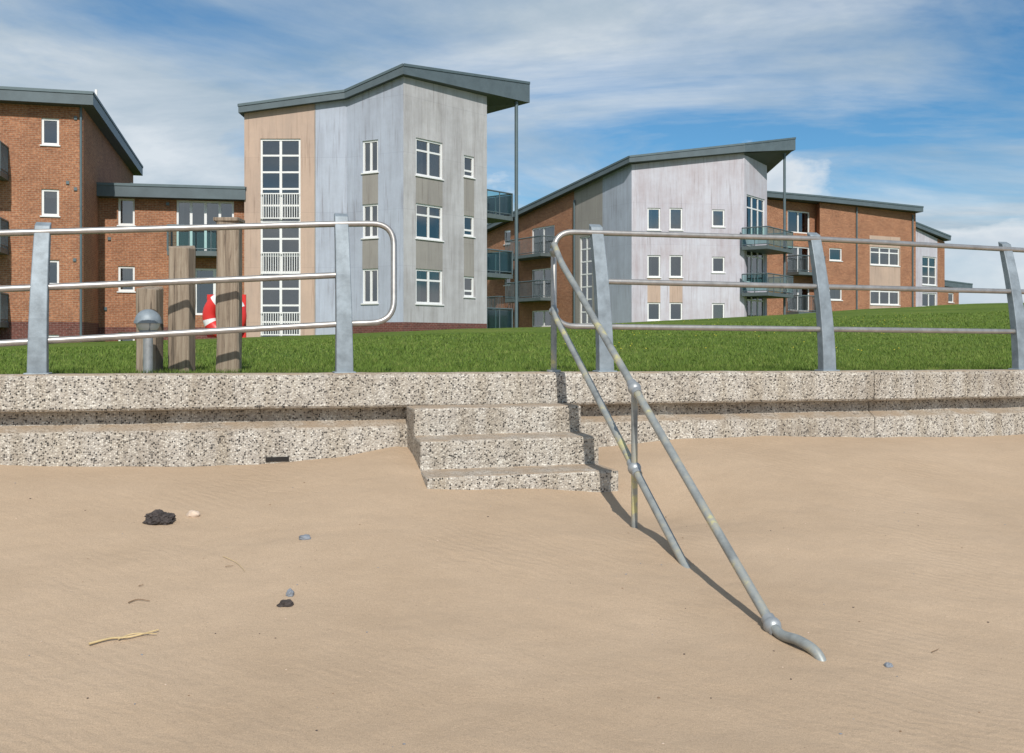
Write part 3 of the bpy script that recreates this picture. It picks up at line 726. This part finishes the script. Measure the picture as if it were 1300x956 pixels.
Fj=Facade((29.3,73.2),(33.2,76.4),.8,10.1,9.2,'lilac')
Fj.win(1171,1189,326,362,2,[.3,.65],curt=.1); Fj.win(1171,1189,372,390,2,1,curt=.1); Fj.zrect(Fj.u(1190),99,0,30,'brick')
Fj.build(B4,'stepped_end')
walls_plain(B4,'rear_walls_c',[(33.2,76.4,9.2),(31,83,9.2),(27,81,10)],'brick')
roof(B4,'lower_roof',[(29.0,72.7,10.5),(33.6,76.2,9.65),(31.4,83.4,9.6),(26.6,81,10.5)],[.35]*4)
P=Acc()
for y in (347,397):
    a0,a1=Fh.u(998),Fh.u(1032); railbox(P,Fh.T,a0,a1,1.1,zat(y,67.5),bars=True,glass=False)
P.tube([Fi.T(Fi.u(1087),.06,1),Fi.T(Fi.u(1087),.06,10.9)],.06,'steelblue',8)
P.tube([Fi.T(Fi.u(1158),.06,1),Fi.T(Fi.u(1158),.06,10.7)],.06,'steelblue',8)
P.build('balconies_and_pipes',B4)
B5=empty('low_brick_building')
Fk=Facade((36.3,84),(38.6,86),.8,6.2,6.2,'brick'); Fk.win(1204,1211,372,384,1,1,curt=0); Fk.build(B5,'front')
walls_plain(B5,'rear_walls',[(38.6,86,6.2),(37,91,6.2),(33,89,6.2),(36.3,84,6.2)],'brick')
roof(B5,'roof',[(35.8,83.4,6.75),(40.2,86.9,6.6),(38.5,92,6.6),(33,89.4,6.75)],[.5]*4)

# ------------------------------------------------------------ sun, sky, camera
sv=Vector((.18,-1,0)).normalized(); el=math.radians(42)
sun_dir=Vector((sv.x*math.cos(el),sv.y*math.cos(el),math.sin(el)))
L=bpy.data.lights.new('sun','SUN'); L.energy=4.1; L.angle=math.radians(.5); L.color=(1,.955,.89)
lo_=bpy.data.objects.new('sun',L); scene.collection.objects.link(lo_); lo_.rotation_euler=(-sun_dir).to_track_quat('-Z','Y').to_euler()
w=bpy.data.worlds.new('World'); scene.world=w; w.use_nodes=True; nt=w.node_tree
bg=nt.nodes['Background']; sk=N(nt,'ShaderNodeTexSky'); sk.sky_type='NISHITA'; sk.sun_disc=False; sk.sun_elevation=el; sk.sun_rotation=math.atan2(sv.x,sv.y); sk.air_density=1.0; sk.dust_density=.2; sk.ozone_density=3.5
tc=N(nt,'ShaderNodeTexCoord'); sx=N(nt,'ShaderNodeSeparateXYZ'); nt.links.new(tc.outputs['Generated'],sx.inputs[0])
def math_(op,a,b=None,c=None,clamp=False):
    n=N(nt,'ShaderNodeMath',operation=op); n.use_clamp=clamp
    for i,v in enumerate((a,b,c)):
        if v is None: continue
        if isinstance(v,(int,float)): n.inputs[i].default_value=v
        else: nt.links.new(v,n.inputs[i])
    return n.outputs[0]
skb=mixc(nt,sk.outputs[0],(.52,.86,1.0),mode='MULTIPLY',f=1.0)
zz=math_('ADD',math_('MAXIMUM',sx.outputs[2],0.0),.16)
cb_=N(nt,'ShaderNodeCombineXYZ'); nt.links.new(math_('DIVIDE',sx.outputs[0],zz),cb_.inputs[0]); nt.links.new(math_('DIVIDE',sx.outputs[1],zz),cb_.inputs[1])
mp=N(nt,'ShaderNodeMapping'); mp.inputs['Location'].default_value=(5.3,1.7,0); mp.inputs['Scale'].default_value=(.8,1.15,1); mp.inputs['Rotation'].default_value=(0,0,math.radians(14)); nt.links.new(cb_.outputs[0],mp.inputs[0])
n1=N(nt,'ShaderNodeTexNoise',ins={'Scale':.95,'Detail':11.0,'Roughness':.6,'Distortion':.5}); nt.links.new(mp.outputs[0],n1.inputs['Vector'])
bias=math_('MULTIPLY',sx.outputs[0],-.13)
f=math_('ADD',n1.outputs[0],bias)
r=ramp(nt,[(0.36,(0,0,0)),(0.46,(.5,.5,.5)),(0.58,(1,1,1))]); nt.links.new(f,r.inputs[0])
n2=N(nt,'ShaderNodeTexNoise',ins={'Scale':1.5,'Detail':9.0,'Roughness':.6,'Distortion':.3}); nt.links.new(mp.outputs[0],n2.inputs['Vector'])
rc=ramp(nt,[(0.34,(3.6,4.7,5.7)),(0.52,(5.4,6.2,6.9)),(0.68,(7.4,7.9,8.3))]); nt.links.new(n2.outputs[0],rc.inputs[0])
o=mixc(nt,skb,rc.outputs[0],fac=math_('MULTIPLY',r.outputs[0],.92))
mp2=N(nt,'ShaderNodeMapping'); mp2.inputs['Scale'].default_value=(5.5,5.5,11); mp2.inputs['Location'].default_value=(.4,0,.3); nt.links.new(tc.outputs['Generated'],mp2.inputs[0])
n3=N(nt,'ShaderNodeTexNoise',ins={'Scale':1.0,'Detail':8.0,'Roughness':.55}); nt.links.new(mp2.outputs[0],n3.inputs['Vector'])
h=math_('SUBTRACT',n3.outputs[0],math_('MULTIPLY',sx.outputs[2],1.7))
r3=ramp(nt,[(0.30,(0,0,0)),(0.37,(1,1,1))]); nt.links.new(h,r3.inputs[0])
rc3=ramp(nt,[(0.3,(8.6,8.9,9.1)),(0.42,(6.4,7.1,7.8)),(0.55,(4.9,6.0,7.0))]); nt.links.new(h,rc3.inputs[0])
o=mixc(nt,o,rc3.outputs[0],fac=math_('MULTIPLY',r3.outputs[0],.9))
nt.links.new(o,bg.inputs[0]); bg.inputs[1].default_value=.1
cam=bpy.data.cameras.new('camera'); co=bpy.data.objects.new('camera',cam); scene.collection.objects.link(co)
co.location=(0,0,EZ); co.rotation_euler=(math.radians(90),0,0); cam.sensor_width=36; cam.lens=35.0; cam.shift_y=-45/1300; cam.clip_end=5000; cam.clip_start=.05
scene.camera=co
scene.view_settings.view_transform='Standard'; scene.view_settings.look='None'; scene.view_settings.exposure=0
